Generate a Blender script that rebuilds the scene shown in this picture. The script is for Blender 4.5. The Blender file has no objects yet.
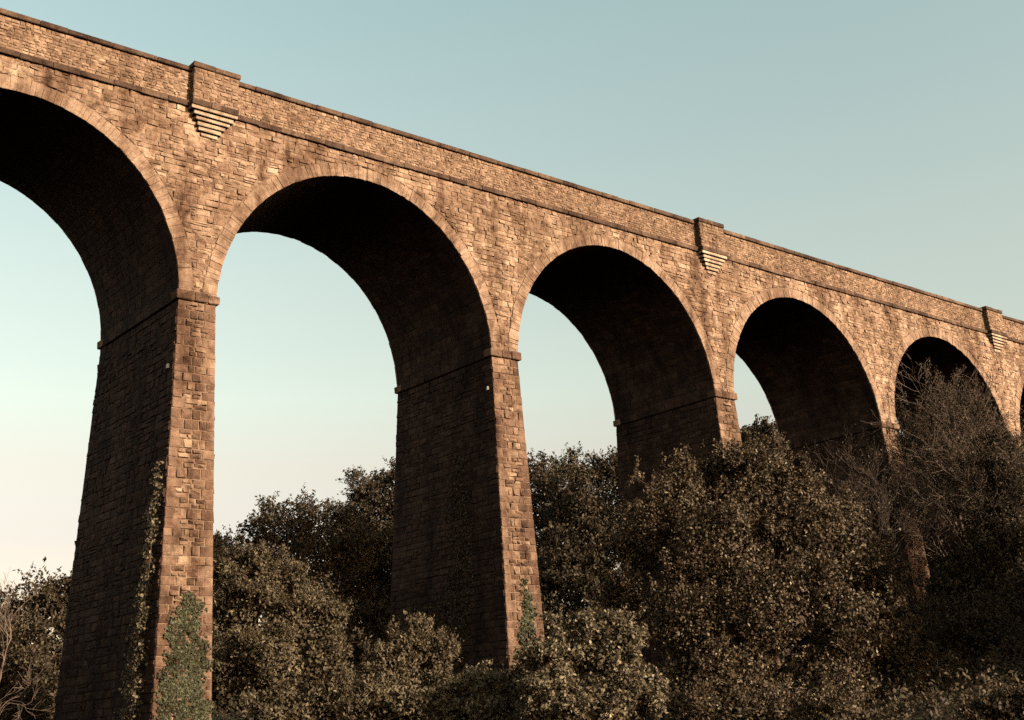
import bpy, math, random
import numpy as np
R = math.radians
rng = np.random.default_rng(7)
rnd = random.Random(11)
S = bpy.context.scene
COL = S.collection

# ------------------------------------------------------------------ helpers
def link(o, parent=None):
    COL.objects.link(o)
    if parent is not None:
        o.parent = parent
    return o

def tag(o, label, cat, group=None, kind=None):
    o['label'] = label
    if cat: o['category'] = cat
    if group: o['group'] = group
    if kind: o['kind'] = kind
    return o

def empty(name, loc):
    o = bpy.data.objects.new(name, None)
    o.location = loc; o.empty_display_size = .5
    return link(o)

def root_of(parent):
    p = np.zeros(3)
    while parent is not None:
        p += np.array(parent.location); parent = parent.parent
    return p

class MB:
    """collects polygons in world coordinates, builds ONE mesh object"""
    def __init__(s): s.v = []; s.f = []; s.m = []
    def poly(s, pts, m=0):
        i = len(s.v); s.v.extend(pts); s.f.append(tuple(range(i, i+len(pts)))); s.m.append(m)
    def add(s, pts, faces, m=0):
        i = len(s.v); s.v.extend(pts)
        for f in faces: s.f.append(tuple(i+k for k in f)); s.m.append(m)
    def box(s, a, b, m=0, bev=0.0, jit=0.0):
        x0, y0, z0 = a; x1, y1, z1 = b
        if not bev:
            P = [(x0,y0,z0),(x1,y0,z0),(x1,y1,z0),(x0,y1,z0),(x0,y0,z1),(x1,y0,z1),(x1,y1,z1),(x0,y1,z1)]
            s.add(P, [(0,3,2,1),(4,5,6,7),(0,1,5,4),(1,2,6,5),(2,3,7,6),(3,0,4,7)], m); return
        j = lambda: rnd.uniform(-jit, jit)
        P = []
        # chamfered box : three vertices per corner
        idx = {}
        for ix, x in enumerate((x0, x1)):
            for iy, y in enumerate((y0, y1)):
                for iz, z in enumerate((z0, z1)):
                    sx, sy, sz = (1, -1)[ix], (1, -1)[iy], (1, -1)[iz]
                    dx, dy, dz = j(), j(), j()
                    for ax, p in enumerate(((x, y+sy*bev, z+sz*bev), (x+sx*bev, y, z+sz*bev), (x+sx*bev, y+sy*bev, z))):
                        idx[(ix, iy, iz, ax)] = len(P); P.append((p[0]+dx, p[1]+dy, p[2]+dz))
        F = []
        g = lambda *k: idx[k]
        F += [(g(0,0,0,0),g(0,0,1,0),g(0,1,1,0),g(0,1,0,0)), (g(1,0,0,0),g(1,1,0,0),g(1,1,1,0),g(1,0,1,0))]
        F += [(g(0,0,0,1),g(1,0,0,1),g(1,0,1,1),g(0,0,1,1)), (g(0,1,0,1),g(0,1,1,1),g(1,1,1,1),g(1,1,0,1))]
        F += [(g(0,0,0,2),g(0,1,0,2),g(1,1,0,2),g(1,0,0,2)), (g(0,0,1,2),g(1,0,1,2),g(1,1,1,2),g(0,1,1,2))]
        for a in (0, 1):
            for b in (0, 1):
                F.append((g(0,a,b,1),g(0,a,b,2),g(1,a,b,2),g(1,a,b,1)))
                F.append((g(a,0,b,0),g(a,0,b,2),g(a,1,b,2),g(a,1,b,0)))
                F.append((g(a,b,0,0),g(a,b,0,1),g(a,b,1,1),g(a,b,1,0)))
        for a in (0,1):
            for b in (0,1):
                for c in (0,1):
                    F.append((g(a,b,c,0),g(a,b,c,1),g(a,b,c,2)))
        s.add(P, F, m)
    def build(s, name, mats, parent=None, recalc=False):
        me = bpy.data.meshes.new(name)
        off = root_of(parent)
        V = np.array(s.v, dtype=np.float32) - off.astype(np.float32)
        me.from_pydata(V.tolist(), [], s.f)
        if not isinstance(mats, (list, tuple)): mats = [mats]
        for m in mats: me.materials.append(m)
        me.polygons.foreach_set('material_index', s.m)
        if recalc:
            import bmesh
            bm = bmesh.new(); bm.from_mesh(me)
            bmesh.ops.recalc_face_normals(bm, faces=bm.faces); bm.to_mesh(me); bm.free()
        me.update()
        o = bpy.data.objects.new(name, me)
        return link(o, parent)

def np_mesh(name, V, quads, mat, parent=None, smooth=False):
    """V (n,3) world coordinates, quads (m,4)"""
    me = bpy.data.meshes.new(name)
    V = (V - root_of(parent)).astype(np.float32)
    m = len(quads)
    me.vertices.add(len(V)); me.vertices.foreach_set('co', V.ravel())
    me.loops.add(m*4); me.loops.foreach_set('vertex_index', np.asarray(quads, np.int32).ravel())
    me.polygons.add(m)
    me.polygons.foreach_set('loop_start', np.arange(0, m*4, 4, dtype=np.int32))
    try: me.polygons.foreach_set('loop_total', np.full(m, 4, np.int32))
    except Exception: pass
    if smooth: me.polygons.foreach_set('use_smooth', np.ones(m, bool))
    me.materials.append(mat)
    me.update(calc_edges=True); me.validate()
    o = bpy.data.objects.new(name, me)
    return link(o, parent)

# ------------------------------------------------------------------ materials
def nt(name):
    m = bpy.data.materials.new(name); m.use_nodes = True
    t = m.node_tree
    for n in list(t.nodes): t.nodes.remove(n)
    return m, t
def N(t, kind, **kw):
    n = t.nodes.new(kind)
    for k, v in kw.items():
        if k.startswith('i_'):
            key = k[2:]
            n.inputs[int(key) if key.isdigit() else key.replace('_', ' ')].default_value = v
        else: setattr(n, k, v)
    return n
def ramp(t, stops, interp='LINEAR'):
    n = t.nodes.new('ShaderNodeValToRGB'); e = n.color_ramp.elements
    n.color_ramp.interpolation = interp
    while len(e) < len(stops): e.new(.5)
    for i, (p, c) in enumerate(stops):
        e[i].position = p; e[i].color = (*c, 1) if len(c) == 3 else c
    return n
def mix(t, mode, f, a, b):
    n = t.nodes.new('ShaderNodeMix'); n.data_type = 'RGBA'; n.blend_type = mode
    for s, v in ((0, f), (6, a), (7, b)):
        if hasattr(v, 'links'): t.links.new(v, n.inputs[s])
        elif s == 0: n.inputs[0].default_value = v
        else: n.inputs[s].default_value = (*v, 1)
    return n.outputs[2]

def stone(name, tones, stain=.75, streak=(1, 1, .22), seed=0.0, bump=.6, light=None, drip=0.0):
    m, t = nt(name); L = t.links
    out = N(t, 'ShaderNodeOutputMaterial'); bs = N(t, 'ShaderNodeBsdfPrincipled')
    L.new(bs.outputs[0], out.inputs[0])
    bs.inputs['Roughness'].default_value = .93
    bs.inputs['Specular IOR Level'].default_value = .2
    geo = N(t, 'ShaderNodeNewGeometry')
    tc = N(t, 'ShaderNodeTexCoord')
    base = ramp(t, tones); L.new(geo.outputs['Random Per Island'], base.inputs[0])
    # blotches inside the stones
    n1 = N(t, 'ShaderNodeTexNoise', i_Scale=3.1, i_Detail=6.0, i_Roughness=.65); L.new(tc.outputs['Object'], n1.inputs['Vector'])
    r1 = ramp(t, [(.3, (.62, .56, .5)), (.55, (1, 1, 1)), (.75, (1.22, 1.2, 1.15))]); L.new(n1.outputs[0], r1.inputs[0])
    c = mix(t, 'MULTIPLY', 1.0, base.outputs[0], r1.outputs[0])
    nm = N(t, 'ShaderNodeTexNoise', i_Scale=1.25, i_Detail=7.0, i_Roughness=.7, i_Distortion=.6); L.new(tc.outputs['Object'], nm.inputs['Vector'])
    rm = ramp(t, [(.36, (.52, .45, .40)), (.50, (1, 1, 1)), (.66, (1.16, 1.15, 1.13))]); L.new(nm.outputs[0], rm.inputs[0])
    c = mix(t, 'MULTIPLY', stain, c, rm.outputs[0])
    # weather stains, drawn out downwards
    mp = N(t, 'ShaderNodeMapping'); mp.inputs['Scale'].default_value = streak; mp.inputs['Location'].default_value = (seed, seed*.7, 0)
    L.new(tc.outputs['Object'], mp.inputs[0])
    n2 = N(t, 'ShaderNodeTexNoise', i_Scale=.62, i_Detail=5.0, i_Roughness=.62, i_Distortion=.4); L.new(mp.outputs[0], n2.inputs['Vector'])
    r2 = ramp(t, [(.34, (.38, .31, .26)), (.48, (.84, .81, .78)), (.58, (1.08, 1.08, 1.08)), (.70, (1.28, 1.28, 1.28))]); L.new(n2.outputs[0], r2.inputs[0])
    c = mix(t, 'MULTIPLY', stain, c, r2.outputs[0])
    if drip:
        # rain streaks and pale lime runs down the face
        md = N(t, 'ShaderNodeMapping'); md.inputs['Scale'].default_value = (1, 1, .07); L.new(tc.outputs['Object'], md.inputs[0])
        nd = N(t, 'ShaderNodeTexNoise', i_Scale=1.7, i_Detail=4.0, i_Roughness=.6); L.new(md.outputs[0], nd.inputs['Vector'])
        rd = ramp(t, [(.30, (.55, .46, .40)), (.45, (1, 1, 1)), (.60, (1, 1, 1)), (.74, (1.4, 1.42, 1.45))]); L.new(nd.outputs[0], rd.inputs[0])
        c = mix(t, 'MULTIPLY', drip, c, rd.outputs[0])
    # pale lichen / lime specks
    n3 = N(t, 'ShaderNodeTexNoise', i_Scale=9.0, i_Detail=4.0, i_Roughness=.7); L.new(tc.outputs['Object'], n3.inputs['Vector'])
    r3 = ramp(t, [(.62, (0, 0, 0)), (.74, (1, 1, 1))]); L.new(n3.outputs[0], r3.inputs[0])
    sp = N(t, 'ShaderNodeMath', operation='MULTIPLY'); sp.inputs[1].default_value = .55; L.new(r3.outputs[0], sp.inputs[0])
    c = mix(t, 'MIX', sp.outputs[0], c, light or (.42, .31, .21))
    L.new(c, bs.inputs['Base Color'])
    n4 = N(t, 'ShaderNodeTexNoise', i_Scale=7.5, i_Detail=8.0, i_Roughness=.72); L.new(tc.outputs['Object'], n4.inputs['Vector'])
    bp = N(t, 'ShaderNodeBump', i_Strength=bump, i_Distance=.12); L.new(n4.outputs[0], bp.inputs['Height'])
    L.new(bp.outputs[0], bs.inputs['Normal'])
    return m

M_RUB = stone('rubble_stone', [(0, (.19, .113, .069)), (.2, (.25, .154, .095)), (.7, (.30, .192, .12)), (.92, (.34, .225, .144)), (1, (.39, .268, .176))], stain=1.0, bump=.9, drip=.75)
M_PAR = stone('parapet_stone', [(0, (.16, .095, .057)), (.3, (.225, .138, .083)), (.85, (.28, .177, .108)), (1, (.35, .232, .146))], stain=.6, seed=3.0, drip=.3)
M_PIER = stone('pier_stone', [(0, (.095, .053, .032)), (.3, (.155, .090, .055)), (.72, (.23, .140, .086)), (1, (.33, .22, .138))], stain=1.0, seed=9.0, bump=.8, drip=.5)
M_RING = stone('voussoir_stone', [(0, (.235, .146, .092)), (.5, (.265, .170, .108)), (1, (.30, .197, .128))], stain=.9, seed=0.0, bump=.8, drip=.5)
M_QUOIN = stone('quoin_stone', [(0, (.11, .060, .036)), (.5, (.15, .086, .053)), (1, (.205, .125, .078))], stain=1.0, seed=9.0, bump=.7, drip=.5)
M_DRESS = stone('string_stone', [(0, (.068, .038, .024)), (.6, (.105, .062, .038)), (1, (.16, .099, .061))], stain=.9, seed=1.0, bump=.9, light=(.3, .21, .14))
M_CORB = stone('corbel_stone', [(0, (.36, .255, .168)), (1, (.52, .39, .265))], stain=.6, seed=2.0, bump=.3)
M_SHADE = stone('shaded_stone', [(0, (.037, .018, .012)), (.5, (.050, .025, .017)), (1, (.074, .039, .026))], stain=1.0, seed=14.0, bump=.6, light=(.12, .075, .05))  # stone darkened in its colour for the shade on soffits and inner faces
M_MORT = stone('mortar', [(0, (.225, .141, .088)), (1, (.235, .148, .093))], stain=.8, bump=.6, light=(.2, .14, .09))
M_SHADE_MORT = stone('shaded_mortar', [(0, (.03, .016, .011)), (1, (.035, .018, .012))], stain=.5, bump=.6, light=(.06, .04, .03))  # mortar behind it, the same shade put into the colour

def leaf_mat(name, stops, rough=.5, spec=.4, trans=.25, under=(.10, .08, .04)):
    m, t = nt(name); L = t.links
    out = N(t, 'ShaderNodeOutputMaterial'); bs = N(t, 'ShaderNodeBsdfPrincipled')
    geo = N(t, 'ShaderNodeNewGeometry')
    r = ramp(t, stops); L.new(geo.outputs['Random Per Island'], r.inputs[0])
    tc = N(t, 'ShaderNodeTexCoord')
    n = N(t, 'ShaderNodeTexNoise', i_Scale=.9, i_Detail=5.0, i_Roughness=.6); L.new(tc.outputs['Object'], n.inputs['Vector'])
    rr = ramp(t, [(.34, (.55, .48, .42)), (.5, (.92, .9, .86)), (.66, (1.3, 1.26, 1.15))]); L.new(n.outputs[0], rr.inputs[0])
    c = mix(t, 'MULTIPLY', 1.0, r.outputs[0], rr.outputs[0])
    L.new(c, bs.inputs['Base Color'])
    bs.inputs['Roughness'].default_value = rough; bs.inputs['Specular IOR Level'].default_value = spec
    tr = N(t, 'ShaderNodeBsdfTranslucent'); L.new(c, tr.inputs[0])
    mx = N(t, 'ShaderNodeMixShader'); mx.inputs[0].default_value = trans
    L.new(bs.outputs[0], mx.inputs[1]); L.new(tr.outputs[0], mx.inputs[2]); L.new(mx.outputs[0], out.inputs[0])
    return m
LEAF = [
    leaf_mat('leaf_dark', [(0, (0.029, 0.019, 0.010)), (.6, (0.070, 0.050, 0.029)), (1, (0.114, 0.088, 0.054))], spec=.12, rough=.6, trans=.15),
    leaf_mat('leaf_pale_olive', [(0, (0.055, 0.040, 0.022)), (.6, (0.110, 0.083, 0.049)), (1, (0.180, 0.141, 0.088))], spec=.12, rough=.6, trans=.2),
    leaf_mat('leaf_bronze', [(0, (0.031, 0.019, 0.010)), (.6, (0.089, 0.060, 0.035)), (.88, (0.154, 0.114, 0.069)), (1, (0.288, 0.230, 0.148))], spec=.12, rough=.55, trans=.15),
    leaf_mat('leaf_bright', [(0, (0.055, 0.040, 0.022)), (.6, (0.134, 0.103, 0.062)), (1, (0.276, 0.224, 0.143))], spec=.12, rough=.55, trans=.2),
    leaf_mat('leaf_ivy', [(0, (.030, .030, .015)), (.6, (.062, .060, .030)), (1, (.118, .110, .058))], spec=.15, rough=.5, trans=.1),
]
def bark(name, a, b):
    m, t = nt(name); L = t.links
    out = N(t, 'ShaderNodeOutputMaterial'); bs = N(t, 'ShaderNodeBsdfPrincipled'); L.new(bs.outputs[0], out.inputs[0])
    bs.inputs['Roughness'].default_value = .9; bs.inputs['Specular IOR Level'].default_value = .15
    tc = N(t, 'ShaderNodeTexCoord'); mp = N(t, 'ShaderNodeMapping'); mp.inputs['Scale'].default_value = (1, 1, .3); L.new(tc.outputs['Object'], mp.inputs[0])
    n = N(t, 'ShaderNodeTexNoise', i_Scale=6.0, i_Detail=5.0); L.new(mp.outputs[0], n.inputs['Vector'])
    r = ramp(t, [(.3, a), (.7, b)]); L.new(n.outputs[0], r.inputs[0]); L.new(r.outputs[0], bs.inputs['Base Color'])
    bp = N(t, 'ShaderNodeBump', i_Strength=.5, i_Distance=.03); L.new(n.outputs[0], bp.inputs['Height']); L.new(bp.outputs[0], bs.inputs['Normal'])
    return m
M_BARK = bark('bark', (.05, .032, .02), (.13, .085, .055))
M_TWIG = bark('pale_twig', (.13, .085, .06), (.27, .185, .135))
M_DARKTWIG = bark('dark_twig', (.035, .022, .015), (.10, .064, .046))
M_STEM = bark('grey_brown_twig', (.10, .066, .047), (.20, .138, .10))
M_BRUSH = bark('brown_twig', (.05, .031, .021), (.15, .098, .07))
M_PLATE, _t = nt('white_paint')
_o = N(_t, 'ShaderNodeOutputMaterial'); _b = N(_t, 'ShaderNodeBsdfPrincipled'); _t.links.new(_b.outputs[0], _o.inputs[0])
_n = N(_t, 'ShaderNodeTexNoise', i_Scale=14.0); _r = ramp(_t, [(.35, (.40, .36, .30)), (.65, (.66, .62, .55))]); _t.links.new(_n.outputs[0], _r.inputs[0]); _t.links.new(_r.outputs[0], _b.inputs['Base Color'])
_b.inputs['Roughness'].default_value = .6

# ------------------------------------------------------------------ terrain
def ground(x, y):
    gx = max(0, x-10); gy = max(0, y-8)
    z = -2.4+.135*gx/(1+gx/260)+.12*gy/(1+gy/220)
    return z-.02*max(0, -x-25)*math.exp(-max(0, -x-25)/80)
def make_ground():
    m, t = nt('meadow_soil'); L = t.links
    out = N(t, 'ShaderNodeOutputMaterial'); bs = N(t, 'ShaderNodeBsdfPrincipled'); L.new(bs.outputs[0], out.inputs[0])
    tc = N(t, 'ShaderNodeTexCoord'); n = N(t, 'ShaderNodeTexNoise', i_Scale=.8, i_Detail=8.0, i_Roughness=.7); L.new(tc.outputs['Object'], n.inputs['Vector'])
    r = ramp(t, [(.35, (.022, .017, .010)), (.55, (.045, .036, .018)), (.75, (.075, .058, .032))]); L.new(n.outputs[0], r.inputs[0]); L.new(r.outputs[0], bs.inputs['Base Color'])
    bs.inputs['Roughness'].default_value = 1; bs.inputs['Specular IOR Level'].default_value = .1
    bp = N(t, 'ShaderNodeBump', i_Strength=1.0, i_Distance=.3); L.new(n.outputs[0], bp.inputs['Height']); L.new(bp.outputs[0], bs.inputs['Normal'])
    ax = np.concatenate([-np.geomspace(3000, 120, 14), np.arange(-110, 231, 5.0), np.geomspace(245, 3000, 14)])
    ay = np.concatenate([-np.geomspace(3000, 120, 14), np.arange(-110, 231, 5.0), np.geomspace(245, 3000, 14)])
    V = []
    for y in ay:
        for x in ax:
            w = .25*math.sin(x*.31+1)*math.cos(y*.27)+.12*math.sin(x*.9+y*.7)
            V.append((x, y, ground(float(x), float(y))+w))
    n_ = len(ax); i, j = np.meshgrid(np.arange(n_-1), np.arange(len(ay)-1))
    a = (j*n_+i).ravel(); q = np.stack([a, a+1, a+1+n_, a+n_], 1)
    o = np_mesh('ground', np.array(V), q, m, smooth=True)
    tag(o, 'rough dark valley ground sloping up to the right under the trees', 'ground', kind='structure')
make_ground()

# ------------------------------------------------------------------ masonry
def clip_half(poly, n, c):
    """keep p.n >= c"""
    o = []
    for i in range(len(poly)):
        a = poly[i-1]; b = poly[i]
        da = a[0]*n[0]+a[1]*n[1]-c; db = b[0]*n[0]+b[1]*n[1]-c
        if (da >= 0) != (db >= 0):
            s = da/(da-db); o.append((a[0]+s*(b[0]-a[0]), a[1]+s*(b[1]-a[1])))
        if db >= 0: o.append(b)
    return o
def area(p):
    return .5*sum(p[i-1][0]*p[i][1]-p[i][0]*p[i-1][1] for i in range(len(p)))
def stone_block(mb, fn, poly, relief, joint, rough, m=0, tilt=.02):
    """one rock-faced stone: polygon in panel coordinates, raised off the wall"""
    if len(poly) < 3 or abs(area(poly)) < .006: return
    if area(poly) < 0: poly = poly[::-1]
    cu = sum(p[0] for p in poly)/len(poly); cv = sum(p[1] for p in poly)/len(poly)
    def inset(d, jit):
        o = []
        for (u, v) in poly:
            du, dv = u-cu, v-cv; l = math.hypot(du, dv) or 1
            k = max(.25, 1-d*1.3/l)
            o.append((cu+du*k+rnd.uniform(-jit, jit), cv+dv*k+rnd.uniform(-jit, jit)))
        return o
    h = relief*rnd.uniform(.45, 1.0)
    tu, tv = rnd.gauss(0, tilt), rnd.gauss(0, tilt)
    lo = inset(joint*.5, joint*.25); hi = inset(joint*.5+relief*.35+.008, joint*.4)
    n = len(poly); P = [fn(u, v, -.004) for u, v in lo]
    su = max(abs(p[0]-cu) for p in poly) or 1; sv = max(abs(p[1]-cv) for p in poly) or 1
    for u, v in hi:
        P.append(fn(u, v, max(.006, h*.72+rough*rnd.uniform(-.5, .5)+tu*(u-cu)/su+tv*(v-cv)/sv)))
    cu2 = cu+rnd.uniform(-.2, .2)*su; cv2 = cv+rnd.uniform(-.2, .2)*sv
    P.append(fn(cu2, cv2, max(.01, h+rough*rnd.uniform(-.3, 1))))
    F = [(i, (i+1) % n, n+(i+1) % n, n+i) for i in range(n)]+[(n+i, n+(i+1) % n, 2*n) for i in range(n)]
    mb.add(P, F, m)
def courses(a, b, lo, hi):
    o = [a]
    while o[-1] < b-lo*.6:
        o.append(o[-1]+rnd.uniform(lo, hi))
    k = (b-a)/(o[-1]-a)
    return [a+(x-a)*k for x in o]
def rubble(mb, fn, u0, u1, v0, v1, ch, cl, relief=.05, joint=.02, rough=.03, clip=None, m=0, tilt=.02, split=.12, wob=.012):
    """v is the upward axis; u0/u1 may be functions of v"""
    U0 = u0 if callable(u0) else (lambda v: u0); U1 = u1 if callable(u1) else (lambda v: u1)
    cs = courses(v0, v1, *ch)
    for a, b in zip(cs, cs[1:]):
        vm = (a+b)/2; x0, x1 = U0(vm), U1(vm)
        us = courses(x0, x1, *cl)
        for p, q in zip(us, us[1:]):
            j = lambda: rnd.uniform(-wob, wob)
            if rnd.random() < split and b-a > .2:
                k = a+(b-a)*rnd.uniform(.4, .6); cells = [(p, q, a, k), (p, q, k, b)]
            else: cells = [(p, q, a, b)]
            for (p_, q_, a_, b_) in cells:
                poly = [(p_+j(), a_+j()), (q_+j(), a_+j()), (q_+j(), b_+j()), (p_+j(), b_+j())]
                if clip: poly = clip(poly)
                if poly: stone_block(mb, fn, poly, relief, joint, rough, m, tilt)

P_, H, ZI, ZS, ZC, W = 16.9, .8515, 16.93, 26.16, 28.25, 8.54
BX, BY, RR, T = .0197, .0461, 1.0407, .66
XS = {k: .6122+(k-1)*P_ for k in range(-1, 9)}
XS[0] += .30; XS[2] += .15; XS[3] += .2052; XS[4] += .0708; XS[5] -= .1582
ZB = -3.2
viaduct = empty('viaduct', (XS[1], W/2, -2.4))
tag(viaduct, 'tall stone railway viaduct with round arches on tapering piers, crossing the whole picture', 'viaduct')

def arch_dim(k):
    xa, xb = XS[k-1]+H, XS[k]-H
    a = (xb-xa)/2
    return (xa+xb)/2, a, a*RR
K0, K1 = 0, 8          # bays

def arch_clip(poly, ext=T):
    """cut a block against the outer edge of the nearest arch rings"""
    cu = sum(p[0] for p in poly)/len(poly)
    for k in range(K0, K1+1):
        xc, a, r = arch_dim(k)
        if abs(cu-xc) > a+ext+1.5: continue
        A, B = a+ext, r+ext
        q = [((u-xc)/A, (v-ZI)/B) for u, v in poly]
        d = [math.hypot(*w) for w in q]
        if min(d) >= 1: continue
        if max(d) <= 1: return None
        mx, my = sum(w[0] for w in q)/len(q), sum(w[1] for w in q)/len(q)
        l = math.hypot(mx, my) or 1
        q = clip_half(q, (mx/l, my/l), 1.0)
        if len(q) < 3: return None
        poly = [(xc+x*A, ZI+y*B) for x, y in q]
    return poly

# --- spandrel walls -------------------------------------------------
X0, X1 = XS[K0-1]-H if K0-1 in XS else XS[-1], XS[K1]+H
def spandrel(side):
    mb = MB(); y = 0 if side < 0 else W
    top = ZS+.1
    for k in range(K0, K1+1):
        xc, a, r = arch_dim(k); n = 64
        for i in range(n):
            t0, t1 = math.pi*(1-i/n), math.pi*(1-(i+1)/n)
            p0 = (xc+a*math.cos(t0), ZI+r*math.sin(t0)); p1 = (xc+a*math.cos(t1), ZI+r*math.sin(t1))
            mb.poly([(p0[0], y, p0[1]), (p1[0], y, p1[1]), (p1[0], y, top), (p0[0], y, top)][::(1 if side < 0 else -1)], 1)
    for k in range(K0-1, K1+1):
        x = XS[k]
        mb.poly([(x-H, y, ZI), (x+H, y, ZI), (x+H, y, top), (x-H, y, top)][::(1 if side < 0 else -1)], 1)
    if side < 0:
        fn = lambda u, v, d: (u, -d, v)
        rubble(mb, fn, X0, X1, ZI+.42, ZS, (.19, .33), (.26, .74), relief=.05, joint=.011, rough=.042, clip=arch_clip, tilt=.026, split=.2)
    else:
        fn = lambda u, v, d: (-u, W+d, v)
        rubble(mb, fn, -X1, -X0, ZI+.42, ZS, (.32, .5), (.5, 1.0), relief=.05, joint=.02, rough=.03, clip=lambda p: (lambda q: [(-x, z) for x, z in q] if q else None)(arch_clip([(-x, z) for x, z in p])))
    return mb.build('spandrel_wall', [M_RUB, M_MORT], viaduct)
spandrel(-1); spandrel(1)

# --- arches : barrel + rings ----------------------------------------
def make_arch(k):
    xc, a, r = arch_dim(k)
    mb = MB(); n = 64
    def fn(u, v, d):       # u along the depth, v = angle fraction, d into the opening
        t = math.pi*(1-v/vl); aa, rr_ = a-d, r-d
        return (xc+aa*math.cos(t), u, ZI+rr_*math.sin(t))
    vl = math.pi*(a+r)/2
    for i in range(n):
        t0, t1 = math.pi*(1-i/n), math.pi*(1-(i+1)/n)
        p0 = (xc+a*math.cos(t0), ZI+r*math.sin(t0)); p1 = (xc+a*math.cos(t1), ZI+r*math.sin(t1))
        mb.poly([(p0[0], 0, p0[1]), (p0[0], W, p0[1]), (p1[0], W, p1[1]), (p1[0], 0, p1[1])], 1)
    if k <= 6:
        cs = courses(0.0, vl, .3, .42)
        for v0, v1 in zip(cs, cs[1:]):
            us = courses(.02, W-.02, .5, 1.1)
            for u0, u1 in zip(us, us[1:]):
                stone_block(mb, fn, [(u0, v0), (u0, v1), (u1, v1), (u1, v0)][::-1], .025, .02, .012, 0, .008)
    o = mb.build('arch', [M_SHADE, M_SHADE_MORT], viaduct)
    for side, y, sg in ((-1, 0, -1), (1, W, 1)):
        mb = MB()
        nv = int(vl/(.27 if side < 0 else .5))
        edges = [i/nv+(rnd.uniform(-.26, .26)/nv if 0 < i < nv else 0) for i in range(nv+1)]
        for f0, f1 in zip(edges, edges[1:]):
            g = .003/vl
            t0, t1 = math.pi*(1-f0-g), math.pi*(1-f1+g)
            pr = .05+rnd.uniform(-.02, .02); e0, e1 = -.014+rnd.uniform(-.014, .008), T-.02+rnd.uniform(-.06, .03)
            pt = lambda t, e, d: (xc+(a+e)*math.cos(t), y+sg*d, ZI+(r+e)*math.sin(t))
            c = .008
            tt0, tt1 = t0-c/a, t1+c/a
            Pq = [pt(t0, e0, -.06), pt(t0, e1, -.06), pt(t1, e1, -.06), pt(t1, e0, -.06)]
            b = pr-.014
            Pq += [pt(t0, e0, b), pt(t0, e1, b), pt(t1, e1, b), pt(t1, e0, b)]
            q = lambda: pr+rnd.uniform(-.02, .012)
            Pq += [pt(tt0, e0+c, q()), pt(tt0, e1-c, q()), pt(tt1, e1-c, q()), pt(tt1, e0+c, q())]
            F = []
            for s in (0, 4):
                for i in range(4): F.append((s+i, s+(i+1) % 4, s+4+(i+1) % 4, s+4+i))
            F.append((8, 9, 10, 11))
            if side < 0: F = [f for f in F]
            else: F = [f[::-1] for f in F]
            mb.add(Pq, F)
        mb.build('arch_ring', [M_RING], o)
for k in range(K0, K1+1): make_arch(k)

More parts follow.
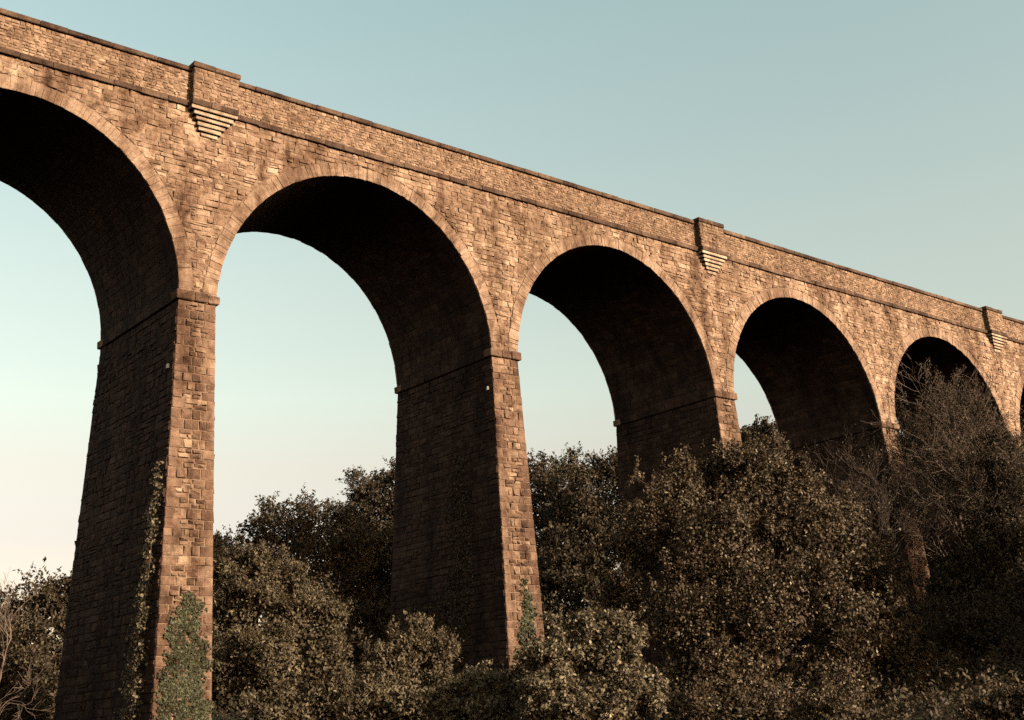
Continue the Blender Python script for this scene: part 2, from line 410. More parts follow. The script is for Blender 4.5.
# --- piers -----------------------------------------------------------
def make_pier(k, detail=True):
    xc = XS[k]; mb = MB()
    hw = lambda z: H+BX*(ZI-z)
    yf = lambda z: BY*(z-ZI)
    yb = lambda z: W+BY*(ZI-z)
    z0, z1 = ground(xc, W/2)-1.5, ZI+.04
    z0 = min(z0, ground(xc, -2)-1.0)
    c = lambda sx, sy, z: (xc+sx*hw(z), yf(z) if sy < 0 else yb(z), z)
    A = [c(-1,-1,z0), c(1,-1,z0), c(1,1,z0), c(-1,1,z0), c(-1,-1,z1), c(1,-1,z1), c(1,1,z1), c(-1,1,z1)]
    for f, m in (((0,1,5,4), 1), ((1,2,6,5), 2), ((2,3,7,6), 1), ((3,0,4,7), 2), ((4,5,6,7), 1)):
        mb.poly([A[i] for i in f], m)
    front = lambda u, v, d: (xc+u, yf(v)-d, v)
    # dressed quoins, alternately long and short, with rubble between
    cs = courses(max(z0, -3.5), ZI-.02, .30, .46)
    for i, (a, b) in enumerate(zip(cs, cs[1:])):
        w = hw((a+b)/2); ql = (.34, .58)[i % 2]+rnd.uniform(-.04, .06); qr = (.56, .36)[i % 2]+rnd.uniform(-.04, .06)
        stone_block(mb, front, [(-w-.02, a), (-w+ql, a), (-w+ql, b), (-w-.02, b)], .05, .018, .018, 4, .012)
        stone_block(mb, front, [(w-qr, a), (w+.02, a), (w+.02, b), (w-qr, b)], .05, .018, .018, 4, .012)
        sub = [(a, b)] if rnd.random() < .55 else [(a, (a+b)/2), ((a+b)/2, b)]
        for (p, q) in sub:
            us = courses(-w+ql, w-qr, .26, .62)
            for u0, u1 in zip(us, us[1:]):
                stone_block(mb, front, [(u0, p), (u1, p), (u1, q), (u0, q)], .085, .022, .045, 0, .03)
    # inner faces
    inner = lambda u, v, d: (xc-hw(v)-d, -u, v)
    if detail:
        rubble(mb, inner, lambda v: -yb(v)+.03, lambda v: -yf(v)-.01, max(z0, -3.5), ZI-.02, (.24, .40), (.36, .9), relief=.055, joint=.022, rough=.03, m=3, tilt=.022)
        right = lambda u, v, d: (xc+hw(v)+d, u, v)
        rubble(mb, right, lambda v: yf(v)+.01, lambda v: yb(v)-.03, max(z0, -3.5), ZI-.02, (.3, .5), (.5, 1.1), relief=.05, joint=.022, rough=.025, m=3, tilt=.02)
    back = lambda u, v, d: (xc-u, yb(v)+d, v)
    rubble(mb, back, lambda v: -hw(v), lambda v: hw(v), max(z0, -3.5), ZI-.02, (.3, .5), (.4, .8), relief=.05, joint=.022, rough=.025, tilt=.02)
    o = mb.build('pier', [M_PIER, M_MORT, M_SHADE_MORT, M_SHADE, M_QUOIN], viaduct)
    # impost : a projecting course of big worn stones
    mi = MB(); pj = .15; zt = ZI+.42
    def run(p0, p1, horiz):
        us = courses(p0, p1, .5, .8) if horiz else courses(p0, p1, .6, 1.0)
        return list(zip(us, us[1:]))
    for u0, u1 in run(-H-pj, H+pj, True):
        for (ya, yb_) in ((-pj, .5), (W-.5, W+pj)):
            mi.box((xc+u0+.008, ya+rnd.uniform(-.03, .03), ZI+.003+rnd.uniform(0, .02)), (xc+u1-.008, yb_, zt+rnd.uniform(-.05, .02)), 0, .03, .012)
    for u0, u1 in run(.5, W-.5, False):
        for s in (-1, 1):
            e = (xc-H-pj+.02, xc-H+.3) if s < 0 else (xc+H-.3, xc+H+pj-.02)
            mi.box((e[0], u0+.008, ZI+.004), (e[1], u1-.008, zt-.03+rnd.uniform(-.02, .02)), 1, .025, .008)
    mi.build('impost', [M_PIER, M_SHADE], o)
    return o
PIERS = {k: make_pier(k, 0 <= k <= 6) for k in range(-1, K1+1)}
# small white plates fixed to the inner faces near the front edge
for k, y, z, w_, h_ in ((1, .35, 14.05, .13, .20), (2, .30, 15.3, .13, .2), (4, .45, 13.6, .13, .24)):
    mb = MB(); x = XS[k]-(H+BX*(ZI-z))
    mb.box((x-.13, y-w_/2, z-h_/2), (x-.02, y+w_/2, z+h_/2), 0, .012)
    mb.build('wall_plate', M_PLATE, PIERS[k])

# --- deck, string course, parapets -----------------------------------
mb = MB(); mb.box((X0, .47, ZS-.3), (X1, W-.47, ZS+.55)); mb.build('deck', M_MORT, viaduct)
def string_course(side):
    mb = MB(); us = courses(X0, X1, .8, 1.5)
    for u0, u1 in zip(us, us[1:]):
        d = .17+rnd.uniform(-.02, .015); zt = ZS+.27+rnd.uniform(-.02, .02)
        if side < 0: mb.box((u0+.006, -d, ZS+rnd.uniform(-.012, .012)), (u1-.006, .30, zt), 0, .02, .006)
        else: mb.box((u0+.006, W-.30, ZS), (u1-.006, W+d, zt), 0, .02, .006)
    mb.build('string_course', M_DRESS, viaduct)
string_course(-1); string_course(1)
REF = [k for k in range(-1, K1+1) if k % 2 == 1]
RX = lambda k: XS[k]+.15
RW = 1.13
def parapet(side):
    mb = MB(); za, zb = ZS+.25, ZC-.27
    if side < 0:
        mb.box((X0, 0, za), (X1, .42, zb+.02), 1)
        fn = lambda u, v, d: (u, -d, v)
        rubble(mb, fn, X0, X1, za, zb, (.12, .21), (.14, .40), relief=.045, joint=.015, rough=.03, tilt=.018, split=.1)
    else:
        mb.box((X0, W-.42, za), (X1, W, zb+.02), 1)
        fn = lambda u, v, d: (-u, W+d, v)
        rubble(mb, fn, -X1, -X0, za, zb, (.3, .4), (.5, .9), relief=.03, joint=.02, rough=.02)
        fn = lambda u, v, d: (u, W-.42-d, v)
    o = mb.build('parapet', [M_PAR, M_MORT], viaduct)
    mc = MB(); us = courses(X0, X1, .9, 2.2)
    for u0, u1 in zip(us, us[1:]):
        d = .15+rnd.uniform(-.012, .012); zt = ZC+rnd.uniform(-.02, .015)
        ya, yb_ = (-d, .5) if side < 0 else (W-.5, W+d)
        mc.box((u0+.006, ya, zb+.023), (u1-.006, yb_, zt), 0, .03, .007)
    mc.build('coping', M_DRESS, o)
parapet(-1); parapet(1)
def refuge(k, side):
    x0, x1 = RX(k)-RW, RX(k)+RW; pr = .44
    mb = MB(); za, zb = ZS+.27, ZC-.16
    Y = lambda d: -d if side < 0 else W+d
    ys = sorted((Y(pr-.04), Y(-.40)))
    mb.box((x0+.04, ys[0], za), (x1-.04, ys[1], zb+.02), 1)
    if side < 0:
        rubble(mb, lambda u, v, d: (u, -(pr-.04)-d, v), x0, x1, za, zb, (.15, .25), (.2, .5), relief=.05, joint=.02, rough=.025)
        rubble(mb, lambda u, v, d: (x0+.04-d, -u, v), .06, pr-.03, za, zb, (.15, .3), (.3, .4), relief=.04, joint=.02, rough=.02)
        rubble(mb, lambda u, v, d: (x1-.04+d, u, v), -pr+.03, -.06, za, zb, (.15, .3), (.3, .4), relief=.04, joint=.02, rough=.02)
    o = mb.build('refuge', [M_PAR, M_MORT], viaduct)
    ms = MB(); us = courses(x0-.02, x1+.02, .6, 1.3)
    for u0, u1 in zip(us, us[1:]):
        ya, yb_ = sorted((Y(pr+.09+rnd.uniform(-.01, .01)), Y(-.2)))
        ms.box((u0+.005, ya, ZS-.004), (u1-.005, yb_, ZS+.283), 0, .02, .006)
    ms.build('string_course', M_DRESS, o)
    mc = MB(); us = courses(x0-.07, x1+.07, .7, 1.4)
    for u0, u1 in zip(us, us[1:]):
        ya, yb_ = sorted((Y(pr+.05), Y(-.55)))
        mc.box((u0+.005, ya, zb+.023), (u1-.005, yb_, ZC+.13+rnd.uniform(-.012, .012)), 0, .03, .006)
    mc.build('coping', M_DRESS, o)
    n = 6; hh = .225
    for i in range(n):
        f = i/(n-1)
        xa = x0+f*(.62); xb = x1-f*(.80)
        d = pr+.02-f*(pr-.09)
        zt = ZS-.006-i*hh
        mc = MB(); ya, yb_ = sorted((Y(d), Y(-.1)))
        ca, cb = rnd.uniform(-.03, .03), rnd.uniform(-.04, .03)
        mc.box((xa+ca, ya+(rnd.uniform(-.015, .015) if side < 0 else 0), zt-hh+.052+rnd.uniform(-.012, .012)), (xb+cb, yb_, zt), 0, .02, .014)
        mc.build('corbel', M_CORB, o)
for k in REF:
    for s in (-1, 1): refuge(k, s)

# ------------------------------------------------------------------ vegetation
def unit(a): return a/np.maximum(np.linalg.norm(a, axis=-1, keepdims=True), 1e-9)
def leaves(P, A, Nn, L, Wd, fold=.18):
    """leaf blades: P centre, A axis, Nn normal"""
    A = unit(A); B = unit(np.cross(A, Nn)); Nn = np.cross(B, A)
    L = L[:, None]; Wd = Wd[:, None]
    v0 = P-A*L*.5; v2 = P+A*L*.5-Nn*L*.10
    m = P-A*L*.06+Nn*Wd*fold
    V = np.stack([v0, m+B*Wd*.5, v2, m-B*Wd*.5], 1).reshape(-1, 3)
    q = np.arange(len(P)*4).reshape(-1, 4)
    return V, q
def tube(pts, rad, sides=5):
    pts = np.asarray(pts, float); n = len(pts)
    T_ = np.gradient(pts, axis=0); T_ = unit(T_)
    ref = np.array([.31, .22, .92]); ref = np.where(np.abs(T_@ref)[:, None] > .95, np.array([1., 0, 0]), ref)
    U = unit(np.cross(T_, ref)); Vv = np.cross(T_, U)
    an = np.arange(sides)*2*math.pi/sides
    ring = pts[:, None]+np.asarray(rad)[:, None, None]*(np.cos(an)[None, :, None]*U[:, None]+np.sin(an)[None, :, None]*Vv[:, None])
    V = ring.reshape(-1, 3)
    i, j = np.meshgrid(np.arange(n-1), np.arange(sides), indexing='ij')
    a = i*sides+j; b = i*sides+(j+1) % sides
    q = np.stack([a, b, b+sides, a+sides], -1).reshape(-1, 4)
    return V, q
class Tubes:
    def __init__(s): s.V = []; s.q = []; s.n = 0
    def add(s, pts, rad, sides=5):
        V, q = tube(pts, rad, sides); s.V.append(V); s.q.append(q+s.n); s.n += len(V)
    def build(s, name, mat, parent): return np_mesh(name, np.concatenate(s.V), np.concatenate(s.q), mat, parent, True)
def bez(a, b, c, n=7):
    t = np.linspace(0, 1, n)[:, None]
    return (1-t)**2*a+2*t*(1-t)*b+t*t*c
def lump(D_, ph):
    """bumpy radius of a crown as a function of direction"""
    r = 0
    for i, (k, w) in enumerate(ph): r = r+w*np.sin(D_@k+i*1.7)
    return r
def crown_tree(spec):
    at = np.array(spec['at']); lobes = spec['lobes']
    root = empty(spec['name'], spec['at']); tag(root, spec['label'], spec['cat'], spec.get('group'))
    LB = np.array([l[:3] for l in lobes])+at; RD = np.array([l[3:] for l in lobes])
    size = spec['leaf']; n = spec['n']; thin = spec.get('thin', 0)
    per = 13; ns = max(40, n//per)
    ph = [(rng.normal(size=3)*s_, a_) for s_, a_ in ((2.2, .09), (2.6, .09), (5, .08), (5.5, .08), (10, .06), (11, .06))]
    off = rng.normal(size=(len(lobes), 3))*3
    # each lobe breaks up into smaller billows
    SC = []; SR = []
    for i in range(len(lobes)):
        m = spec.get('sub', 20)
        dd = unit(rng.normal(size=(m, 3))); dd[:, 2] = np.where(dd[:, 2] < -.3, -dd[:, 2], dd[:, 2])
        fr = rng.uniform(.16, .36, m)
        SC.append(LB[i]+dd*RD[i]*(rng.uniform(.62, .86, m)*(1+lump(dd+off[i], ph[:3])))[:, None]); SR.append(RD[i][None]*fr[:, None])
    SC = np.concatenate(SC); SR = np.concatenate(SR)
    w = (SR[:, 0]*SR[:, 2])**.9; w = w/w.sum()
    li = rng.choice(len(SC), ns, p=w)
    d = unit(rng.normal(size=(ns, 3))); d[:, 2] = np.where(d[:, 2] < -.3, -d[:, 2]*.6, d[:, 2]); d = unit(d)
    o3 = rng.normal(size=(len(SC), 3))*3
    u = rng.random(ns); rad = np.where(u < .72, 1-.30*rng.random(ns)**1.2, np.where(u < .72+spec.get('stray', .12), 1+.4*rng.random(ns)**2, .2+.6*rng.random(ns)))
    C = SC[li]+d*SR[li]*((1+1.5*lump(d+o3[li], ph))*rad)[:, None]
    w = (RD[:, 0]*RD[:, 2])**.9; w = w/w.sum()
    # holes: drop sprays where a slow 3-D wave pattern is low
    g = sum(np.sin(C@(rng.normal(size=3)*k/ max(size*9, .9))+rng.random()*6) for k in (1.0, 1.4, 1.9, 2.4))
    g2 = sum(np.sin(C@(rng.normal(size=3)*k/(size*1.6))+rng.random()*6) for k in (1.0, 1.3, 1.7))
    keep = (g > spec.get('hole', -.8)) & (g2 > spec.get('fine', -.5)) & (C[:, 2] > at[2]+.15)
    C = C[keep]; d = d[keep]; ns = len(C)
    tips = unit(d*.75+np.array([0, 0, spec.get('up', .4)])+rng.normal(size=(ns, 3))*.45)
    Ls = size*rng.uniform(1.9, 4.0, ns)
    t = rng.random((ns, per))
    P = C[:, None]+tips[:, None]*((t-.3)*Ls[:, None])[..., None]
    sc = size*(.9-.45*t)
    P = P+rng.normal(size=P.shape)*sc[..., None]*.55
    A = unit(tips[:, None]*.6+rng.normal(size=P.shape)*.65)
    Nn = unit(d[:, None]*.55+np.array([0, 0, .5])+rng.normal(size=P.shape)*.6)
    P = P.reshape(-1, 3); A = A.reshape(-1, 3); Nn = Nn.reshape(-1, 3)
    L = size*rng.uniform(.65, 1.3, len(P)); V, q = leaves(P, A, Nn, L, L*rng.uniform(.8, 1.2, len(P))*spec.get('asp', .52))
    nc = int(n*.6)
    li2 = rng.choice(len(lobes), nc, p=w); d2 = unit(rng.normal(size=(nc, 3)))
    Pc = LB[li2]+d2*RD[li2]*((.12+.56*rng.random(nc)**.6)*(1+lump(d2+off[li2], ph)))[:, None]
    kc = Pc[:, 2] > at[2]+.1; Pc = Pc[kc]; d2 = d2[kc]; Lc = size*rng.uniform(.8, 1.35, len(Pc))
    V2, q2 = leaves(Pc, rng.normal(size=Pc.shape), unit(d2+rng.normal(size=Pc.shape)*.5), Lc, Lc*.6)
    if thin < 2: V = np.concatenate([V, V2]); q = np.concatenate([q, q2+len(q)*4])
    np_mesh('crown', V, q, LEAF[spec['tone']], root)
    # trunk and limbs
    tb = Tubes(); top = LB[np.argmax(LB[:, 2])]; h = top[2]-at[2]
    shrub = spec['cat'] == 'shrub'
    r0 = max(.05, min(.45, h*.022)) if not shrub else .05
    if not shrub:
        mid = at+(top-at)*.5+np.array([rng.normal()*.3, rng.normal()*.3, 0])
        pts = bez(at-np.array([0, 0, .4]), mid, top, 10)
        rad_ = np.linspace(r0*1.25, r0*.18, 10); rad_[0] *= 1.35
        tb.add(pts, rad_, 9)
    for i in range(len(lobes)):
        s = at+np.array([0, 0, .05]) if shrub else pts[min(7, 1+int(7*max(.05, min(.9, (LB[i, 2]-at[2])/max(h, .1)-.25))))]
        m = (s+LB[i])/2+np.array([0, 0, -.06*h])+rng.normal(size=3)*.1*h*.3
        q_ = bez(s, m, LB[i], 7); tb.add(q_, np.linspace(r0*.5, r0*.2, 7), 6)
    nb = min(len(C), 150 if not shrub else 90)
    for j in rng.choice(len(C), nb, replace=False):
        i = np.argmin(((LB-C[j])**2/RD**2).sum(1))
        s = LB[i]+(C[j]-LB[i])*.05
        m = (s+C[j])/2+rng.normal(size=3)*.12*RD[i].mean()
        tb.add(bez(s, m, C[j]+tips[j]*size*1.5, 6), np.linspace(max(.012, r0*.18), .006, 6), 4)
    tb.build('trunk' if not shrub else 'stems', M_BARK if not shrub else M_TWIG, root)
    return root

TREES = [
    {'name': 'broadleaf_tree', 'cat': 'tree', 'label': 'rounded leafy tree beyond the leftmost arch, at the foot of the first pier', 'leaf': 0.24, 'n': 17100, 'tone': 0, 'at': (5.34, 28.21, -0.18), 'lobes': [(0.3, 1.08, 7.92, 1.79, 1.91, 2.03), (-1.04, 1.53, 6.52, 2.0, 2.06, 2.12), (1.67, 0.59, 6.75, 1.55, 1.97, 2.39), (-0.44, -0.79, 4.16, 2.85, 2.85, 2.85), (-1.98, 0.78, 5.09, 1.5, 1.96, 2.42), (1.2, -1.37, 2.77, 2.28, 2.57, 2.85)]},
    {'name': 'broadleaf_tree', 'cat': 'tree', 'label': 'low dark bushy tree in the shade at the left edge, behind the slender bare tree', 'leaf': 0.2, 'n': 14000, 'tone': 0, 'at': (0.25, 15.66, -1.51), 'lobes': [(-0.22, 0.74, 3.71, 1.91, 1.91, 1.91), (1.73, 0.07, 3.19, 1.73, 1.92, 2.11), (-1.74, 1.22, 4.21, 1.7, 2.03, 2.37), (0.3, -1.55, 2.3, 2.77, 2.3, 1.84)]},
    {'name': 'broadleaf_tree', 'cat': 'tree', 'label': 'pale olive tree with pointed crown between the two nearest piers', 'leaf': 0.19, 'n': 56000, 'tone': 1, 'up': 0.95, 'asp': 0.36, 'hole': -0.6, 'at': (9.83, 8.88, -2.29), 'lobes': [(-0.71, 0.38, 8.63, 1.78, 1.82, 1.87), (-0.92, 0.5, 9.88, 0.79, 0.79, 0.79), (0.56, -0.31, 9.06, 0.89, 0.89, 0.89), (1.93, -1.69, 6.74, 0.88, 1.02, 1.17), (-1.97, 1.6, 9.49, 0.89, 0.94, 0.99), (-1.73, 1.48, 7.68, 1.47, 1.97, 2.46), (-1.24, 1.79, 10.12, 1.01, 0.86, 0.7), (0.72, -0.41, 7.07, 1.77, 1.86, 1.96), (1.45, -1.41, 5.38, 1.64, 1.79, 1.93), (-0.75, -0.73, 5.0, 2.61, 2.61, 2.61), (-2.35, 0.67, 4.43, 1.23, 1.8, 2.36), (1.91, -2.26, 3.32, 1.61, 1.75, 1.89), (-0.53, -1.42, 2.77, 2.79, 2.32, 1.86)]},
    {'name': 'shrub', 'cat': 'shrub', 'label': 'small pale shrub at the foot of the second pier, beside its creeper', 'leaf': 0.17, 'n': 26000, 'tone': 1, 'up': 0.8, 'asp': 0.4, 'at': (9.1, -3.21, -2.4), 'lobes': [(0.54, 0.46, 4.98, 1.07, 1.16, 1.24), (-0.63, 0.64, 4.16, 1.06, 1.1, 1.14), (1.37, -0.13, 4.36, 0.82, 1.03, 1.24), (-0.42, -0.1, 3.06, 1.92, 1.64, 1.36), (-1.34, 0.51, 2.67, 1.35, 1.15, 0.95), (0.88, -1.01, 2.69, 1.2, 1.28, 1.36)]},
    {'name': 'shrub', 'cat': 'shrub', 'label': 'low pale bush at the bottom, just left of the ivy on the second pier', 'leaf': 0.13, 'n': 19000, 'tone': 3, 'hole': -0.6, 'fine': -0.1, 'asp': 0.6, 'at': (6.89, -11.24, -2.4), 'lobes': [(0.04, 0.55, 3.17, 1.18, 1.08, 0.97), (-0.61, 1.05, 2.5, 1.17, 1.0, 0.83), (0.54, -0.48, 3.04, 1.03, 1.03, 1.03), (-0.02, -0.67, 2.04, 1.68, 1.35, 1.01)]},
    {'name': 'shrub', 'cat': 'shrub', 'label': 'bushy pale shrub at the right foot of the second pier, below the big spreading tree', 'leaf': 0.13, 'n': 54000, 'tone': 3, 'hole': -0.6, 'fine': -0.1, 'asp': 0.6, 'at': (7.72, -15.66, -2.4), 'lobes': [(-0.14, 0.53, 4.15, 1.18, 1.15, 1.12), (0.72, -0.27, 3.72, 1.18, 1.27, 1.37), (-1.07, 0.69, 3.31, 1.09, 1.09, 1.09), (1.43, -0.96, 2.76, 1.1, 1.13, 1.16), (0.02, -0.3, 2.38, 2.1, 1.69, 1.27), (-1.62, 0.49, 2.31, 1.26, 1.1, 0.94), (0.57, 0.55, 4.4, 0.67, 0.83, 1.0)]},
    {'name': 'broadleaf_tree', 'cat': 'tree', 'label': 'big spreading tree in front of the third pier, the largest crown in the foreground', 'leaf': 0.15, 'n': 230000, 'tone': 2, 'hole': -0.5, 'fine': 0.2, 'asp': 0.55, 'stray': 0.16, 'at': (26.21, -7.15, -0.34), 'lobes': [(0.7, 1.49, 10.95, 2.23, 2.08, 1.93), (1.19, 0.13, 11.3, 1.71, 1.51, 1.31), (-0.74, 2.37, 10.84, 2.02, 1.87, 1.72), (1.85, -2.33, 9.64, 2.14, 1.9, 1.66), (2.71, -3.5, 8.18, 2.11, 1.92, 1.73), (1.17, -0.64, 7.32, 3.21, 2.92, 2.62), (-1.43, 1.64, 6.8, 2.91, 2.67, 2.42), (-0.01, -4.01, 4.4, 2.25, 2.16, 2.07), (-1.7, 2.67, 9.57, 2.59, 2.49, 2.39), (1.4, -0.93, 10.19, 2.77, 2.47, 2.18), (-3.37, 3.7, 7.69, 2.25, 2.3, 2.35), (-1.88, -0.12, 7.25, 3.6, 3.27, 2.94), (1.46, -2.65, 8.0, 2.96, 2.77, 2.58), (2.54, -4.12, 6.24, 2.63, 2.67, 2.72), (-4.39, 4.01, 5.12, 1.91, 2.01, 2.11), (-3.78, 0.52, 3.9, 3.02, 2.83, 2.65), (-1.79, -2.55, 4.08, 3.42, 3.19, 2.97), (0.65, -4.91, 3.04, 2.76, 2.71, 2.67), (2.53, -5.86, 2.55, 1.52, 1.74, 1.97), (3.39, -5.34, 4.78, 1.2, 1.52, 1.84), (1.94, -6.78, 0.84, 1.3, 1.52, 1.73), (-3.25, -1.59, 1.22, 3.33, 2.9, 2.46), (-0.88, -4.52, 0.61, 2.85, 2.55, 2.24), (-4.66, 0.72, 0.95, 2.04, 2.0, 1.96)]},
    {'name': 'broadleaf_tree', 'cat': 'tree', 'label': 'dark round-topped tree beyond the second arch, left of the second pier', 'leaf': 0.27, 'hole': -1.6, 'stray': 0.04, 'fine': -0.8, 'n': 24700, 'tone': 0, 'at': (30.0, 43.35, 3.76), 'lobes': [(1.52, 1.51, 11.75, 4.37, 3.87, 3.36), (-1.65, 2.12, 10.21, 3.3, 3.21, 3.13), (4.23, -1.26, 9.87, 4.16, 4.0, 3.83), (0.61, -0.27, 7.08, 5.68, 5.27, 4.87), (-2.13, -2.17, 2.7, 6.95, 5.41, 3.86), (-3.04, 3.98, 8.23, 2.79, 3.29, 3.78)]},
    {'name': 'broadleaf_tree', 'cat': 'tree', 'label': 'tallest dark tree beyond the second arch, touching the second pier', 'leaf': 0.27, 'hole': -1.6, 'stray': 0.04, 'fine': -0.8, 'n': 40000, 'tone': 0, 'at': (39.66, 45.76, 5.06), 'lobes': [(0.52, 2.03, 14.03, 2.74, 2.83, 2.92), (2.56, 0.68, 13.5, 3.1, 3.38, 3.65), (0.27, 1.0, 9.45, 4.1, 4.27, 4.45), (1.37, -0.93, 4.18, 3.99, 5.03, 6.07), (-1.35, 2.03, 5.25, 3.5, 4.37, 5.25), (-1.92, -2.34, 0.81, 5.83, 4.99, 4.16)]},
    {'name': 'broadleaf_tree', 'cat': 'tree', 'label': 'small dark tree beyond the second arch, right beside the first pier', 'leaf': 0.27, 'hole': -1.6, 'stray': 0.04, 'fine': -0.8, 'n': 7600, 'tone': 0, 'at': (28.76, 53.7, 4.5), 'lobes': [(0.29, 0.41, 10.31, 1.76, 1.76, 1.76), (-0.94, 1.01, 8.8, 2.62, 2.88, 3.14), (0.62, -0.87, 6.14, 2.58, 3.45, 4.31)]},
    {'name': 'broadleaf_tree', 'cat': 'tree', 'label': 'hillside tree beyond the third arch, touching the right side of the second pier', 'leaf': 0.27, 'hole': -1.6, 'stray': 0.04, 'fine': -0.8, 'n': 17100, 'tone': 0, 'at': (51.88, 37.45, 5.59), 'lobes': [(1.3, 0.54, 14.83, 3.33, 2.96, 2.59), (-0.53, 2.1, 12.95, 3.31, 3.49, 3.67), (0.83, -1.71, 10.66, 4.48, 4.39, 4.3), (-1.34, 0.17, 7.34, 3.54, 3.98, 4.42)]},
    {'name': 'broadleaf_tree', 'cat': 'tree', 'label': 'hillside tree beyond the third arch, touching the left side of the third pier', 'leaf': 0.27, 'hole': -1.6, 'stray': 0.04, 'fine': -0.8, 'n': 15200, 'tone': 0, 'at': (59.59, 36.13, 6.22), 'lobes': [(-2.1, 2.02, 14.78, 3.22, 2.75, 2.28), (-0.06, 1.47, 14.47, 3.05, 2.86, 2.67), (1.79, -0.33, 14.49, 2.86, 3.05, 3.24), (-1.5, 0.08, 10.43, 4.07, 4.17, 4.26), (1.48, -1.44, 9.92, 3.72, 4.18, 4.65)]},
    {'name': 'broadleaf_tree', 'cat': 'tree', 'label': 'mid green tree lower down the slope beyond the third arch', 'leaf': 0.28, 'n': 24700, 'tone': 0, 'at': (39.75, 19.85, 2.55), 'lobes': [(1.79, 1.71, 10.89, 2.39, 2.54, 2.69), (1.78, 0.37, 7.82, 3.36, 3.36, 3.36), (-0.84, 1.39, 6.45, 3.16, 3.38, 3.59), (0.02, -2.1, 3.41, 3.88, 3.88, 3.88), (-2.34, 0.05, 2.26, 2.76, 3.1, 3.45)]},
    {'name': 'broadleaf_tree', 'cat': 'tree', 'label': 'dark tree on the slope behind the biggest crown, between the third and fourth piers', 'leaf': 0.27, 'hole': -1.6, 'stray': 0.04, 'n': 16000, 'tone': 0, 'at': (52.74, 12.47, 3.08), 'lobes': [(1.02, 0.38, 11.29, 3.8, 3.8, 3.8), (-1.38, 1.75, 8.39, 3.74, 3.74, 3.74), (1.31, -1.61, 7.7, 3.69, 4.06, 4.43), (-1.06, -0.22, 4.6, 4.35, 3.99, 3.63)]},
    {'name': 'broadleaf_tree', 'cat': 'tree', 'label': 'distant treetop showing through the fourth arch, beside the third pier', 'leaf': 0.4, 'n': 9500, 'tone': 0, 'at': (81.53, 36.44, 8.2), 'lobes': [(0.55, 0.25, 18.89, 1.95, 1.84, 1.73), (1.82, -1.36, 18.26, 1.72, 1.83, 1.94), (-0.67, 1.73, 18.08, 2.16, 2.16, 2.16), (-0.32, -0.28, 15.05, 4.24, 3.93, 3.61)]},
    {'name': 'broadleaf_tree', 'cat': 'tree', 'label': 'distant treetop showing through the fourth arch, beside the fourth pier', 'leaf': 0.4, 'n': 6650, 'tone': 0, 'at': (89.45, 36.14, 8.81), 'lobes': [(-0.22, 1.15, 18.13, 2.69, 2.46, 2.24), (1.31, -0.89, 16.76, 3.33, 3.11, 2.89), (-0.68, 0.1, 14.01, 4.39, 4.06, 3.73)]},
    {'name': 'broadleaf_tree', 'cat': 'tree', 'label': 'dark tree higher up the slope, hidden behind the tallest one beside the second pier', 'leaf': 0.3, 'hole': -2, 'stray': 0.04, 'fine': -1.5, 'n': 30000, 'tone': 0, 'at': (51.16, 56.72, 7.18), 'lobes': [(-4.91, 3.8, 8.45, 6.03, 5.53, 5.03), (-1.57, 1.64, 5.41, 6.0, 6.5, 7.0), (-9.59, 5.44, 4.66, 6.86, 6.37, 5.88), (12.02, -8.88, 7.54, 6.07, 6.07, 6.07), (2.5, -1.21, 4.25, 9.0, 8.0, 7.0)]},
    {'name': 'ivy_tree', 'cat': 'tree', 'label': 'dark leafy tree at the foot of the fourth pier, right of the biggest crown', 'leaf': 0.2, 'n': 17100, 'tone': 0, 'thin': 1, 'at': (40.04, -7.44, 1.24), 'lobes': [(4.33, 0.62, 3.65, 1.71, 2.28, 2.84), (7.08, -0.11, 5.87, 2.11, 2.81, 3.51), (2.64, -0.46, 0.89, 2.4, 2.83, 3.27), (0.22, -0.35, 0.4, 1.6, 2.13, 2.66)]},
    {'name': 'ivy_tree', 'cat': 'tree', 'label': 'dark leafy tree at the right edge, in front of the fifth pier', 'leaf': 0.2, 'n': 22800, 'tone': 0, 'thin': 1, 'at': (45.32, -8.43, 1.8), 'lobes': [(4.44, 0.25, 10.68, 2.08, 2.39, 2.69), (3.45, -0.02, 6.41, 2.37, 2.96, 3.55), (0.73, 0.74, 3.03, 2.52, 2.97, 3.43), (-1.31, -1.74, 0.67, 2.37, 2.81, 3.24)]},
    {'name': 'shrub', 'cat': 'shrub', 'label': 'low bright-tipped shrub in the bottom right corner', 'leaf': 0.14, 'n': 4940, 'tone': 2, 'at': (17.54, -24.33, -1.41), 'lobes': [(-0.07, 0.13, 0.74, 0.95, 0.79, 0.63), (-0.48, 0.82, 0.31, 0.76, 0.63, 0.51), (0.37, -0.64, 0.58, 0.88, 0.78, 0.69)]},
    {'name': 'shrub', 'cat': 'shrub', 'label': 'dark shrub in deep shade at the bottom, left of the bright-tipped corner shrub', 'leaf': 0.14, 'n': 7600, 'tone': 0, 'at': (31.94, -11.9, 0.33), 'lobes': [(0.2, 0.11, -0.64, 1.85, 1.62, 1.39), (-3.44, 0.12, -1.16, 1.77, 1.55, 1.33), (2.76, -0.2, -0.27, 1.61, 1.66, 1.71)]},
